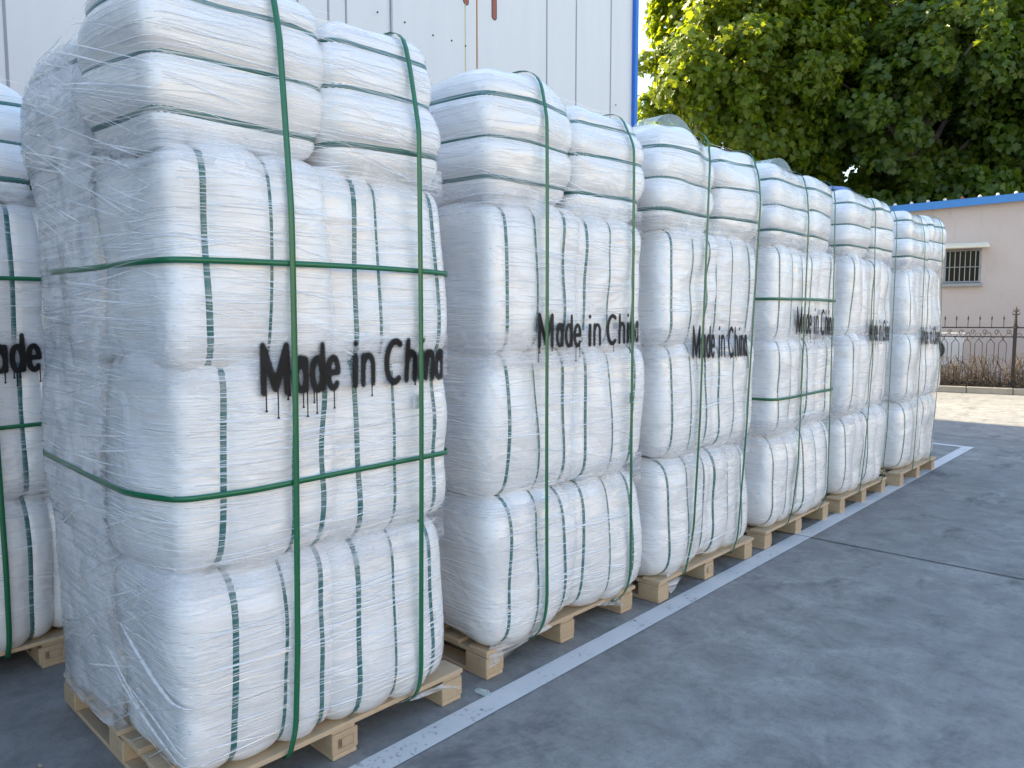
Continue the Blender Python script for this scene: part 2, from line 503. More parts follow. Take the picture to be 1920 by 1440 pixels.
def pallet(x_front, y0, ly, rz, label, seed, stamp=None):
    rng = random.Random(seed)
    p = empty('pallet', (x_front, y0 + ly / 2, 0), rz)
    tag(p, label, 'pallet', 'wooden pallets under the bale stacks')
    def board(name, c, h, mat=M['wood']):
        # mesh along its own local x so that the grain follows the board
        m = MB()
        long_y = h[1] > h[0]
        hh = (h[1], h[0], h[2]) if long_y else h
        m.box((0, 0, 0), hh, ch=0.003)
        o = m.build(name, mat, p)
        o.location = c
        o.rotation_euler = (rng.uniform(-.003, .003), 0, (math.pi / 2 if long_y else 0) + rng.uniform(-.006, .006))
        return o
    n = 7; w = 0.105
    for i in range(n):
        x = -w / 2 - (PLX - w) * i / (n - 1)
        board('deck_board', (x, rng.uniform(-.006, .006), 0.1245), (w / 2 if i not in (0, n - 1) else 0.06, ly / 2, 0.0095))
    for yy in (-ly / 2 + 0.06, 0, ly / 2 - 0.06):
        board('stringer', (-PLX / 2, yy, 0.1065), (PLX / 2 - 0.004, 0.05, 0.0085))
        board('bottom_board', (-PLX / 2, yy, 0.0095), (PLX / 2 - 0.002, 0.052, 0.0085))
        for xx in (-0.07, -PLX / 2, -PLX + 0.07):
            o = board('block', (xx, yy + rng.uniform(-.006, .006), 0.058), (0.068, 0.056, 0.0395), M['block'])
            if stamp is not None and xx == -0.07 and abs(yy - stamp * (ly / 2 - 0.06)) < 0.01:
                m = MB(); X0 = 0.0705          # inspection mark burnt on the block face
                def fr(u0, u1, z0, z1, t=0.0012):
                    for a, b, c_, d_ in ((u0, u1, z0, z0 + t), (u0, u1, z1 - t, z1), (u0, u0 + t, z0 + t, z1 - t), (u1 - t, u1, z0 + t, z1 - t)):
                        m.add([(X0, a, c_), (X0, b, c_), (X0, b, d_), (X0, a, d_)], [(0, 1, 2, 3)])
                fr(-0.032, 0.034, -0.018, 0.018)
                fr(-0.028, -0.016, -0.014, 0.015, 0.002)
                for q in range(3): m.add([(X0, -0.026 + q * .003, -0.01), (X0, -0.0245 + q * .003, -0.01), (X0, -0.0245 + q * .003, 0.012), (X0, -0.026 + q * .003, 0.012)], [(0, 1, 2, 3)])
                m.build('stamp', M['stamp'], o)
    return p


# ------------------------------------------------------------------ bales
def superprofile(m, n, full):
    """points of |a|^m + |b|^m = 1 evenly spaced along its length; full loop or half (b >= 0) from a=+1 to a=-1"""
    ph = np.linspace(0, 2 * np.pi if full else np.pi, 4000)
    c, s = np.cos(ph), np.sin(ph)
    a = np.sign(c) * np.abs(c) ** (2 / m); b = np.sign(s) * np.abs(s) ** (2 / m)
    L = np.concatenate([[0], np.cumsum(np.hypot(np.diff(a), np.diff(b)))])
    t = np.linspace(0, L[-1], n + 1 if full else n)
    if full: t = t[:-1]
    return np.interp(t, L, a), np.interp(t, L, b)


class Bale:
    """a soft strapped bale as a body along one axis; ax: 1 = along Y, 2 = upright"""
    def __init__(s, c, h, ax, straps, seed, ec=4.4, em=5.5, lump=1.0):
        s.c = np.array(c, float); s.h = np.array(h, float); s.ax = ax; s.ec = ec; s.em = em; s.lump = lump
        s.straps = np.array(straps, float)
        r = np.random.RandomState(seed)
        s.K = r.normal(0, 1, (10, 3)) * np.array([[5.0]] * 5 + [[11.0]] * 5); s.P = r.uniform(0, 6.28, 10)
        s.A = np.array([0.0065] * 5 + [0.0028] * 5) * r.uniform(0.5, 1.5, 10) * lump
        s.sg = r.uniform(0.016, 0.03, len(straps)) if len(straps) else np.zeros(0)
        q = r.normal(0, 1, 3) * np.array([0.016, 0.012, 0.012]); s.rot = np.array(Matrix.Rotation(q[0], 3, 'X') @ Matrix.Rotation(q[1], 3, 'Y') @ Matrix.Rotation(q[2], 3, 'Z'))
        s.o = (2, 0) if ax == 1 else (0, 1)          # the two cross axes

    def pos(s, t, Rr, ca, sa, grow=0.0):
        """t in -1..1 along the axis, Rr end rounding, (ca, sa) unit cross-section"""
        tm = t * s.h[s.ax]
        g = np.ones_like(t)
        edges = np.concatenate([[-s.h[s.ax]], np.sort(s.straps), [s.h[s.ax]]])
        for i in range(len(edges) - 1):
            a, b = edges[i], edges[i + 1]
            k = np.clip((tm - a) / max(b - a, 1e-6), 0, 1)
            inside = (tm >= a) & (tm <= b)
            if 0 < i < len(edges) - 2: amp = 0.055
            else: amp = 0.0
            g = g + np.where(inside, amp * (b - a) / 0.17 * np.sqrt(np.clip(np.sin(np.pi * k), 0, 1)) * 0.55, 0)
        for st, d in zip(s.straps, s.sg):
            g = g - d * np.exp(-((tm - st) / 0.022) ** 2) - d * 0.6 * np.exp(-((tm - st) / 0.05) ** 2)
        P = np.zeros(t.shape + (3,))
        P[..., s.ax] = tm
        P[..., s.o[0]] = Rr * ca * (s.h[s.o[0]] * g + grow)
        P[..., s.o[1]] = Rr * sa * (s.h[s.o[1]] * g + grow)
        N = P / (s.h ** 1.0); N = np.sign(N) * np.abs(N) ** 3; N /= np.maximum(np.linalg.norm(N, axis=-1, keepdims=True), 1e-6)
        P = P @ s.rot.T; N = N @ s.rot.T
        Q = P + s.c
        d = np.zeros(t.shape)
        for k, p, a in zip(s.K, s.P, s.A): d = d + a * np.sin(Q @ k + p)
        return Q + N * d[..., None]

    def mesh(s, nt=44, na=88):
        t, Rr = superprofile(s.em, nt, False)
        if len(s.straps):                       # extra loops beside the straps
            ex = np.concatenate([np.array([st - .03, st - .015, st, st + .015, st + .03]) for st in s.straps]) / s.h[s.ax]
            ex = ex[np.abs(ex) < 0.97]
            t = np.concatenate([t, ex]); Rr = np.concatenate([Rr, (1 - np.abs(ex) ** s.em) ** (1 / s.em)])
            o = np.argsort(-t); t, Rr = t[o], Rr[o]
        ca, sa = superprofile(s.ec, na, True)
        T, C = np.meshgrid(t, ca, indexing='ij'); RR, S = np.meshgrid(Rr, sa, indexing='ij')
        V = s.pos(T, RR, C, S).reshape(-1, 3)
        n = len(t)
        i, j = np.meshgrid(np.arange(n - 1), np.arange(na), indexing='ij')
        F = np.stack([i * na + j, (i + 1) * na + j, (i + 1) * na + (j + 1) % na, i * na + (j + 1) % na], -1).reshape(-1, 4)
        # orientation outward for both axis choices
        return V, F[:, ::-1] if s.ax == 1 else F[:, ::-1]

    def strap(s, st, w):
        ca, sa = superprofile(s.ec, 96, True)
        rows = []
        for dt, gr in ((-w / 2, 0.0006), (-w / 2, 0.0032), (w / 2, 0.0032), (w / 2, 0.0006)):
            t = np.full(96, (st + dt) / s.h[s.ax]); Rr = (1 - np.abs(t) ** s.em) ** (1 / s.em)
            c = s.pos(np.full(96, st / s.h[s.ax]), Rr, ca, sa, gr)
            c += dt * s.rot[:, s.ax]
            rows.append(c)
        V = np.concatenate(rows); F = []
        for a in range(4):
            b = (a + 1) % 4
            for j in range(96):
                F.append((a * 96 + j, b * 96 + j, b * 96 + (j + 1) % 96, a * 96 + (j + 1) % 96))
        return V, np.array(F)


def hull2(P):
    P = P[np.lexsort((P[:, 1], P[:, 0]))]
    def half(Q):
        h = []
        for p in Q:
            while len(h) >= 2 and (h[-1][0] - h[-2][0]) * (p[1] - h[-2][1]) - (h[-1][1] - h[-2][1]) * (p[0] - h[-2][0]) <= 0: h.pop()
            h.append(p)
        return h
    L = half(P); U = half(P[::-1])
    return np.array(L[:-1] + U[:-1])


def resample_loop(H, n):
    Q = np.vstack([H, H[:1]]); L = np.concatenate([[0], np.cumsum(np.hypot(*np.diff(Q, axis=0).T))])
    t = np.linspace(0, L[-1], n + 1)[:-1]
    return np.stack([np.interp(t, L, Q[:, 0]), np.interp(t, L, Q[:, 1])], 1)


def band_mesh(loop3, nrm, across, w, th=0.0016):
    """closed flat band: loop3 (n,3), nrm (n,3) outward, across (n,3) unit sideways"""
    n = len(loop3); rows = []
    for s_, g in ((-1, 0), (-1, 1), (1, 1), (1, 0)):
        rows.append(loop3 + across * (s_ * w / 2) + nrm * (g * th))
    V = np.concatenate(rows); F = []
    for a in range(4):
        b = (a + 1) % 4
        for j in range(n):
            F.append((a * n + j, b * n + j, b * n + (j + 1) % n, a * n + (j + 1) % n))
    return V, np.array(F)


# lettering shared by all stacks: ink density on a (nz, nu) grid, from sprayed stencil strokes
def arc(cx, cy, rx, ry, a0, a1, n=14):
    return [(cx + rx * math.cos(R(a0 + (a1 - a0) * k / n)), cy + ry * math.sin(R(a0 + (a1 - a0) * k / n))) for k in range(n + 1)]


def letter_a(x, w): return [[(x + w, .70), (x + w, .02)], arc(x + w * .5, .30, w * .48, .29, 0, 360, 20), arc(x + w * .5, .45, w * .5, .27, 10, 160)]
def letter_d(x, w): return [[(x + w, 1.0), (x + w, .02)], arc(x + w * .5, .35, w * .48, .35, 0, 360, 20)]
def letter_e(x, w): return [[(x, .36), (x + w, .36)], arc(x + w * .5, .35, w * .5, .35, 0, 320, 20)]
def letter_i(x): return [[(x, .68), (x, .02)], [(x, .97), (x, .99)]]
def letter_n(x, w): return [[(x, .70), (x, .02)], arc(x + w * .5, .40, w * .5, .30, 180, 0, 12) + [(x + w, .02)]]
def letter_h(x, w): return [[(x, 1.0), (x, .02)], arc(x + w * .5, .40, w * .5, .30, 180, 0, 12) + [(x + w, .02)]]


# (strokes in text-width / cap-height units, pen radius in m)
STROKES = [([[(.012, .0), (.012, 1.0)], [(.012, 1.0), (.066, .08)], [(.066, .08), (.12, 1.0)], [(.12, 1.0), (.12, .0)]], .0095),
           (letter_a(.163, .048), .0075), (letter_d(.243, .052), .0085), (letter_e(.324, .052), .0085),
           (letter_i(.468), .010), (letter_n(.512, .056), .0085),
           ([arc(.697, .5, .050, .49, 55, 305, 22)], .0105), (letter_h(.775, .052), .009), (letter_i(.868), .009),
           (letter_n(.902, .045), .008), (letter_a(.974, .04), .0075)]


def raster(nu, nz, pad, wid, cap):
    pu, pt, pb = pad
    U = (np.arange(nu) / (nu - 1) - pu) / (1 - 2 * pu) * wid; Z = (np.arange(nz) / (nz - 1) - pb) / (1 - pt - pb) * cap
    X, Y = np.meshgrid(U, Z); ink = np.zeros((nz, nu))
    for st, rad in STROKES:
        for line in st:
            for (x0, y0), (x1, y1) in zip(line[:-1], line[1:]):
                ax, ay, bx, by = x0 * wid, y0 * cap, x1 * wid, y1 * cap
                L2_ = (bx - ax) ** 2 + (by - ay) ** 2
                k = np.clip(((X - ax) * (bx - ax) + (Y - ay) * (by - ay)) / max(L2_, 1e-12), 0, 1)
                d = np.hypot(X - ax - k * (bx - ax), Y - ay - k * (by - ay))
                ink = np.maximum(ink, np.clip((rad + .002 - d) / .004, 0, 1))
    return ink


def blur(a, r):
    k = np.exp(-(np.arange(-3 * r, 3 * r + 1) / r) ** 2 / 2.0); k /= k.sum()
    a = np.apply_along_axis(lambda v: np.convolve(v, k, 'same'), 0, a)
    return np.apply_along_axis(lambda v: np.convolve(v, k, 'same'), 1, a)


TXT_NU, TXT_NZ = 330, 130
TXT_PAD = (0.045, 0.12, 0.36)
TXT_RAW = raster(TXT_NU, TXT_NZ, TXT_PAD, 0.77, 0.153)


def ink_grid(seed, softness, over):
    r = np.random.RandomState(seed)
    core = blur(TXT_RAW, max(1, int(softness)))
    wide = blur(TXT_RAW, 7)
    uneven = blur(r.rand(TXT_NZ, TXT_NU), 14); uneven = (uneven - uneven.mean()) / uneven.std()
    ink = core * np.clip(1.0 + 0.10 * uneven, 0.6, 1.15) + over * wide * np.clip(0.8 + 0.5 * uneven, 0, 1.6)
    base = int(TXT_PAD[2] * TXT_NZ)
    cols = np.where(TXT_RAW[base + 1:base + 8].mean(0) > 0.6)[0]
    for c in r.choice(cols, 11, replace=False):               # runs of paint below the letters
        L = r.randint(5, int(base * 0.85)); w = 1
        z = np.arange(base - L, base + 6)
        fade = np.clip(1.15 - 0.35 * (base - z) / max(L, 1), 0.0, 1)
        ink[z, c:c + w + 1] = np.maximum(ink[z, c:c + w + 1], fade[:, None])
        ink[base - L:base - L + 3, c - 1:c + 3] = np.maximum(ink[base - L:base - L + 3, c - 1:c + 3], 0.7)
    return np.clip(ink, 0, 1.1)


ZS = np.arange(0.13, 2.80, 0.01)
NTH = 360


class Envelope:
    def __init__(s, V, ctr):
        s.ctr = np.array(ctr)
        r = np.zeros((len(ZS), NTH)); th = np.arange(NTH) * 2 * np.pi / NTH
        order = np.argsort(V[:, 2]); Vs = V[order]
        zlo = np.searchsorted(Vs[:, 2], ZS - 0.016); zhi = np.searchsorted(Vs[:, 2], ZS + 0.016)
        for i in range(len(ZS)):
            P = Vs[zlo[i]:zhi[i], :2] - s.ctr
            if len(P) < 8: r[i] = r[i - 1] * 0.9 if i else 0.3; continue
            H = hull2(P)
            if len(H) < 4: r[i] = r[i - 1] if i else 0.3; continue
            L = resample_loop(H, 720); a = np.arctan2(L[:, 1], L[:, 0]) % (2 * np.pi); rr = np.hypot(L[:, 0], L[:, 1])
            o = np.argsort(a); r[i] = np.interp(th, a[o], rr[o], period=2 * np.pi)
        def close(k):
            pad = np.pad(r, ((k, k), (0, 0)), 'edge'); n = len(r)
            dil = np.stack([pad[q:q + n] for q in range(2 * k + 1)]).max(0)
            pad = np.pad(dil, ((k, k), (0, 0)), 'edge')
            return np.stack([pad[q:q + n] for q in range(2 * k + 1)]).min(0)
        def soft(a, k):
            pad = np.pad(a, ((k, k), (0, 0)), 'edge'); n = len(a)
            return np.stack([pad[q:q + n] for q in range(2 * k + 1)]).mean(0)
        s.raw = r; top = ZS > 2.5
        tight = soft(0.5 * r + 0.5 * close(9), 3)
        s.r = np.where(top[:, None], r, np.maximum(r, tight))
        s.r_loose = np.where(top[:, None], r, soft(close(26), 8))

    def at(s, th, z, off=0.0, loose=False):
        rr_ = s.r_loose if loose else s.r
        th = np.asarray(th) % (2 * np.pi); x = th / (2 * np.pi) * NTH; i0 = np.floor(x).astype(int) % NTH; i1 = (i0 + 1) % NTH; fx = x - np.floor(x)
        y = np.clip((np.asarray(z) - ZS[0]) / 0.01, 0, len(ZS) - 1.001); j0 = np.floor(y).astype(int); fy = y - j0
        r = (rr_[j0, i0] * (1 - fx) + rr_[j0, i1] * fx) * (1 - fy) + (rr_[j0 + 1, i0] * (1 - fx) + rr_[j0 + 1, i1] * fx) * fy + off
        return np.stack([s.ctr[0] + r * np.cos(th), s.ctr[1] + r * np.sin(th), np.asarray(z) + 0 * r], -1)

    def front(s, u, z, off, loose=True):
        """point of the film on the front (+X) side at Y = u"""
        u = np.asarray(u, float); th = np.arctan2(u - s.ctr[1], 0.6 + 0 * u)
        for _ in range(6):
            P = s.at(th, z, off, loose)
            th = np.arctan2(u - s.ctr[1], P[..., 0] - s.ctr[0])
        return s.at(th, z, off, loose)


def film_sheet(env, loc, root, th0, th1, z0, z1, nth, nz, seed, name='film_sheet', wav=0.006, mat='film', eb=(0.35, 0.45, 0.06, 0.15), bias=0.3):
    """loose outer turn of film on the end of a stack, border broken into strands"""
    r = np.random.RandomState(seed)
    th = np.linspace(th0, th1, nth); z = np.linspace(z0, z1, nz)
    T, Z = np.meshgrid(th, z)
    off = (0.006 if mat == 'film' else 0.004) + wav * np.abs(np.sin(T * 9 + Z * 7.0) * np.sin(Z * 11 - T * 5 + 1)) + 0.0015 * r.rand(nz, nth)
    P = env.at(T.ravel(), Z.ravel(), off.ravel(), True)
    e = np.minimum(1, (T - th0) / eb[0]) * np.minimum(1, (th1 - T) / eb[1]) * np.minimum(1, (Z - z0) / eb[2] + bias) * np.minimum(1, (z1 - Z) / eb[3])
    i, j = np.meshgrid(np.arange(nz - 1), np.arange(nth - 1), indexing='ij')
    Q = np.stack([i * nth + j, i * nth + j + 1, (i + 1) * nth + j + 1, (i + 1) * nth + j], -1).reshape(-1, 4)
    o = mk(name, loc(P), Q, M[mat], root, True)
    a = o.data.attributes.new('edge', 'FLOAT', 'POINT'); a.data.foreach_set('value', np.clip(e, 0, 1).ravel().astype(np.float32))
    return o


def load(xf, y0, y1, label, seed, lets, strands, straps_u, belts=(), zt=0.0, layers=None, tops=None, spec=None, pal_x=None,
         rz=0.0, back=True, detail=1.0, let_soft=1, let_over=0.35, slant=0.0):
    """one strapped and wrapped stack; everything in world metres, parented to an Empty on its pallet"""
    rng = random.Random(seed); W = y1 - y0; ym = (y0 + y1) / 2
    root = empty('bale_stack', (xf - 0.6, ym, 0.134))
    tag(root, label, 'bale stack', 'wrapped bale stacks standing on pallets')
    org = np.array([xf - 0.6, ym, 0.134])
    loc = lambda V: np.asarray(V) - org
    D = 0.60
    lay = layers or [(0.132, 0.828), (0.81, 1.49), (1.445, 2.115)]
    bales = []
    spec = spec or {}
    allV = []
    for li, (za, zb) in enumerate(lay):
        for side in (0, 1):
            ya, yb = (y0, ym + 0.03) if side == 0 else (ym - 0.03, y1)
            j = lambda a: rng.uniform(-a, a)
            hw = (yb - ya) / 2
            st = spec.get((li, side)) or [ya + hw * 2 * q + j(0.014) for q in (0.16, 0.47, 0.79)]
            for row in ((0, 1) if back else (0,)):
                xa = xf + j(0.012) if row == 0 else xf - D - 0.01 + j(0.02)
                xb = xa - D - 0.015
                c = ((xa + xb) / 2, (ya + yb) / 2 + j(0.006), (za + zb) / 2); h = ((xa - xb) / 2, hw, (zb - za) / 2 + 0.008)
                bales.append((Bale(c, h, 1, [s_ - c[1] for s_ in st], seed * 97 + li * 13 + side * 5 + row, ec=(5.0, 6.6, 7.6)[li], em=(7.0, 9.0, 9.0)[li]), row, 0.028))
    tp = tops or [(y0 - 0.04, ym + 0.035, 2.095, 2.665), (ym + 0.035, y1 - 0.03, 2.085, 2.655)]
    for side, (ya, yb, za, zb) in enumerate(tp):
        for row in ((0, 1) if back else (0,)):
            j = lambda a: rng.uniform(-a, a)
            xa = xf - 0.0 + j(0.012) if row == 0 else xf - 0.56 + j(0.02); xb = xa - (0.54 if row == 0 else 0.70)
            dz = (0.0 if row == 0 else j(0.04)) + zt
            dy = 0 if row == 0 else 0.03
            c = ((xa + xb) / 2, (ya + yb) / 2 + dy, (za + zb) / 2 + dz); h = ((xa - xb) / 2, (yb - ya) / 2 + 0.004, (zb - za) / 2)
            H = zb - za
            st = [za + dz + H * q - c[2] for q in ((0.19, 0.47, 0.76) if side == 0 else (0.22, 0.53, 0.80))]
            b = Bale(c, h, 2, st, seed * 131 + side * 7 + row, ec=7.5, em=4.6, lump=1.2)
            bales.append((b, row, 0.024))
    nt, na = (int(44 * detail), int(92 * detail))
    for b, row, w in bales:
        V, F = b.mesh(nt if row == 0 else 26, na if row == 0 else 52)
        allV.append(V)
        o = mk('bale', loc(V), F, M['bale'], root, True)
        if row == 0 or b.ax == 2:
            for st in b.straps:
                SV, SF = b.strap(st, w * rng.uniform(0.85, 1.1))
                mk('bale_strap', loc(SV), SF, M['top_strap'] if b.ax == 2 else M['bale_strap'], o, True)
    AV = np.concatenate(allV)
    env = Envelope(AV, (xf - 0.6, ym))
    px = pal_x if pal_x is not None else xf - 0.045
    # main upright straps, drawn tight over the stack and under the deck
    for u, lean in straps_u:
        m = np.abs(AV[:, 1] - u) < 0.04
        P = AV[m][:, [0, 2]]
        P = np.vstack([P, [(px + .003, 0.134), (px + .003, 0.114), (px - PLX, 0.134), (px - PLX, 0.114)]])
        L = resample_loop(hull2(P), 240)
        c = L.mean(0); d = np.roll(L, -1, 0) - np.roll(L, 1, 0); nn = np.stack([d[:, 1], -d[:, 0]], 1); nn /= np.linalg.norm(nn, axis=1, keepdims=True)
        yy = u + lean * (L[:, 1] - 1.4) + 0.004 * np.sin(L[:, 1] * 2.2 + seed)
        loop = np.stack([L[:, 0], yy, L[:, 1]], 1); nr = np.stack([nn[:, 0], 0 * yy, nn[:, 1]], 1)
        V, F = band_mesh(loop + nr * 0.0145, nr, np.tile([0, 1.0, 0], (len(L), 1)), 0.021)
        mk('load_strap', loc(V), F, M['strap'], root)
    for z, wv in belts:
        th = np.linspace(0, 2 * np.pi, 361)[:-1]
        j = int((z - ZS[0]) / 0.01)
        rr = env.r[j - 1:j + 2].max(0)
        H = hull2(np.stack([rr * np.cos(th), rr * np.sin(th)], 1)); L = resample_loop(H, 300)
        d = np.roll(L, -1, 0) - np.roll(L, 1, 0); nn = np.stack([d[:, 1], -d[:, 0]], 1); nn /= np.linalg.norm(nn, axis=1, keepdims=True)
        zz = z + wv * np.sin(np.arctan2(L[:, 1], L[:, 0]) * 2 + 1.0)
        loop = np.stack([L[:, 0] + env.ctr[0], L[:, 1] + env.ctr[1], zz], 1); nr = np.stack([nn[:, 0], nn[:, 1], 0 * zz], 1)
        V, F = band_mesh(loop + nr * 0.0115, nr, np.tile([0, 0, 1.0], (len(L), 1)), 0.018)
        mk('belt', loc(V), F, M['strap'], root)
    # wrinkles of the stretch film: tight strands round the stack
    V = []; F = []
    for i in range(strands):
        q = rng.random()
        if q < 0.62: th0 = rng.uniform(-0.95, 0.95)               # front
        else: th0 = rng.uniform(-2.6, -0.7)                       # near end (-Y)
        z0 = rng.uniform(0.2, 2.62)
        ln = rng.uniform(0.08, 0.55) * (1.4 if rng.random() < 0.2 else 1); sl = rng.gauss(0, 0.03) + (rng.choice((-0.16, 0.12, -0.3)) if rng.random() < 0.22 else 0) + slant
        n = max(3, int(ln / 0.04)); w = rng.choice((0.0005, 0.0007, 0.001, 0.0016)) * (1 if xf > -3 else 1)
        s = np.linspace(-.5, .5, n); th = th0 + s * ln / 0.62
        z = z0 + s * ln * sl + 0.004 * np.sin(s * 7 + i)
        z = np.clip(z, 0.15, 2.68)
        prof = np.clip(1.3 * (1 - (2 * s) ** 2), 0.05, 1)
        up_ = rng.random() < 0.6
        A = env.at(th, z - w * prof, 0.002 + (w * 1.2 * prof if up_ else 0)); B = env.at(th, z + w * prof, 0.002 + (0 if up_ else w * 1.2 * prof))
        b0 = len(V)
        V += A.tolist() + B.tolist()
        F += [(b0 + k, b0 + k + 1, b0 + n + k + 1, b0 + n + k) for k in range(n - 1)]
    if F: mk('stretch_film', loc(V), np.array(F), M['strand'], root, True)
    # turns of film that bridge the creases between the tiers
    for k, zc in enumerate((0.82, 1.467, 2.105)):
        film_sheet(env, loc, root, -2.9, 1.15, zc - (0.11, 0.11, 0.085)[k], zc + (0.11, 0.11, 0.085)[k], 130, 26, seed + k, 'film_turn', 0.002, 'wrap', (0.3, 0.3, 0.085, 0.085), 0.0)
    # the sprayed words
    if lets:
        u0, u1, zlo, zhi = lets
        ink = ink_grid(seed + 5, let_soft, let_over)
        cap = zhi - zlo
        zz = zlo + (np.arange(TXT_NZ) / (TXT_NZ - 1) - TXT_PAD[2]) / (1 - TXT_PAD[1] - TXT_PAD[2]) * cap
        uu = u0 + (np.arange(TXT_NU) / (TXT_NU - 1) - TXT_PAD[0]) / (1 - 2 * TXT_PAD[0]) * (u1 - u0)
        U, Z = np.meshgrid(uu, zz)
        Z = Z + 0.006 * np.sin(U * 5 + seed) + (U - U.mean()) * (rng.uniform(-0.03, 0.03) if seed != 11 else -0.012)
        P = env.front(U.ravel(), Z.ravel(), 0.0115)
        i, j = np.meshgrid(np.arange(TXT_NZ - 1), np.arange(TXT_NU - 1), indexing='ij')
        Q = np.stack([i * TXT_NU + j, i * TXT_NU + j + 1, (i + 1) * TXT_NU + j + 1, (i + 1) * TXT_NU + j], -1).reshape(-1, 4)
        fl = ink.ravel()
        keep = fl[Q].max(1) > 0.085
        Q = Q[keep]
        us = np.unique(Q); mp = np.zeros(len(P), int); mp[us] = np.arange(len(us))
        o = mk('lettering', loc(P[us]), mp[Q], M['paint'], root, True)
        at = o.data.attributes.new('ink', 'FLOAT', 'POINT'); at.data.foreach_set('value', fl[us].astype(np.float32))
    return root, env, loc


# nearest stack -----------------------------------------------------------------------------------
S1 = {(0, 0): [1.065, 1.235, 1.375], (0, 1): [1.53, 1.69, 1.875], (1, 0): [1.045, 1.275, 1.385], (1, 1): [1.54, 1.70, 1.895],
      (2, 0): [1.005, 1.205, 1.44], (2, 1): [1.555, 1.65, 1.905]}
st1, env1, loc1 = load(-2.185, 0.885, 1.985, 'nearest and largest white bale stack, crumpled film over its end, two green belts', 11,
                       (1.145, 1.915, 1.372, 1.525), 2100, [(1.258, 0.0), (1.785, 0.0)], [(1.775, 0.006), (1.072, 0.006)],
                       spec=S1, tops=[(0.845, 1.475, 2.095, 2.68), (1.46, 1.955, 2.085, 2.66)], pal_x=-2.24, let_soft=2, let_over=0.42)
pallet(-2.24, 0.90, 1.18, 0.0, 'nearest pale wooden pallet, under the largest bale stack, inspection stamp on its middle block', 1, 0.0)


def end_strands(env, loc, root, n, seed):
    r = random.Random(seed); V = []; F = []
    for i in range(n):
        zone = r.random()
        if zone < 0.40: z0, sl = r.uniform(1.95, 2.5), r.uniform(-0.42, -0.18)        # fanning down from the top corner
        elif zone < 0.75: z0, sl = r.uniform(0.95, 1.9), r.uniform(-0.10, 0.16)
        else: z0, sl = r.uniform(0.2, 0.95), r.uniform(0.25, 0.7)
        ln = r.uniform(0.12, 0.75); x0 = r.uniform(-3.4, -2.35); k = max(4, int(ln / 0.04)); w = r.choice((0.0008, 0.0012, 0.0018, 0.0026))
        q = np.linspace(-.5, .5, k); X = np.clip(x0 + q * ln, -3.55, -2.22); Z = np.clip(z0 - (X - x0) * (-sl) * -1 * -1 + 0.002 * np.sin(q * 5 + i), 0.16, 2.6)
        th = np.arctan2(-0.55 + 0 * X, X - env.ctr[0])
        for _ in range(5):
            P = env.at(th, Z, 0.012, True); th = np.arctan2(P[:, 1] - env.ctr[1], X - env.ctr[0])
        pr = np.clip(1.3 * (1 - (2 * q) ** 2), .05, 1)
        u_ = r.random() < .6
        A = env.at(th, Z - w * pr, 0.014 + (w * 1.2 * pr if u_ else 0), True); B = env.at(th, Z + w * pr, 0.014 + (0 if u_ else w * 1.2 * pr), True)
        b0 = len(V); V += A.tolist() + B.tolist(); F += [(b0 + j, b0 + j + 1, b0 + k + j + 1, b0 + k + j) for j in range(k - 1)]
    mk('stretch_film', loc(V), np.array(F), M['strand'], root, True)


end_strands(env1, loc1, st1, 300, 8)


def film_fold(env, loc, root, pts, rad):
    """a gathered rope of film lying on the end of the stack; pts are (X, z)"""
    P = np.array(pts); t = np.linspace(0, len(P) - 1, 40)
    X = np.interp(t, np.arange(len(P)), P[:, 0]); Z = np.interp(t, np.arange(len(P)), P[:, 1])
    k = np.ones(5) / 5; X[2:-2] = np.convolve(X, k, 'valid'); Z[2:-2] = np.convolve(Z, k, 'valid')
    th = np.arctan2(-0.55 + 0 * X, X - env.ctr[0])
    for _ in range(6):
        Q = env.at(th, Z, 0.012, True); th = np.arctan2(Q[:, 1] - env.ctr[1], X - env.ctr[0])
    Q = env.at(th, Z, 0.010, True)
    m = MB(); m.tube([Vector(p) for p in loc(Q)], [rad * (0.25 + math.sin(math.pi * i / 39)) * (1 + .25 * math.sin(i * 1.9)) for i in range(40)], 6)
    m.build('film_fold', M['strand'], root, True)


film_fold(env1, loc1, st1, [(-2.614, 0.593), (-2.504, 0.534), (-2.381, 0.468), (-2.283, 0.425), (-2.2, 0.415)], 0.0055)
film_fold(env1, loc1, st1, [(-2.722, 0.39), (-2.597, 0.329), (-2.443, 0.276), (-2.262, 0.228)], 0.0045)
film_fold(env1, loc1, st1, [(-2.663, 0.381), (-2.481, 0.334), (-2.336, 0.292), (-2.23, 0.254)], 0.003)
film_fold(env1, loc1, st1, [(-3.165, 0.596), (-2.828, 0.503), (-2.595, 0.348), (-2.464, 0.286)], 0.0025)
film_sheet(env1, loc1, st1, -2.80, -1.12, 0.15, 2.55, 100, 160, 3, eb=(0.2, 0.75, 0.06, 0.15))

# rest of the front row ------------------------------------------------------------------------------
def simple(xf, y0, y1, label, plabel, seed, lets, n, su, belts=(), zt=0.0, palx=None, paly=None, **kw):
    r = load(xf, y0, y1, label, seed, lets, n, su, belts, zt, pal_x=palx, **kw)
    pallet(palx, paly[0], paly[1] - paly[0], 0.0, plabel, seed, 0.0 if seed in (77, 33) else None)
    return r


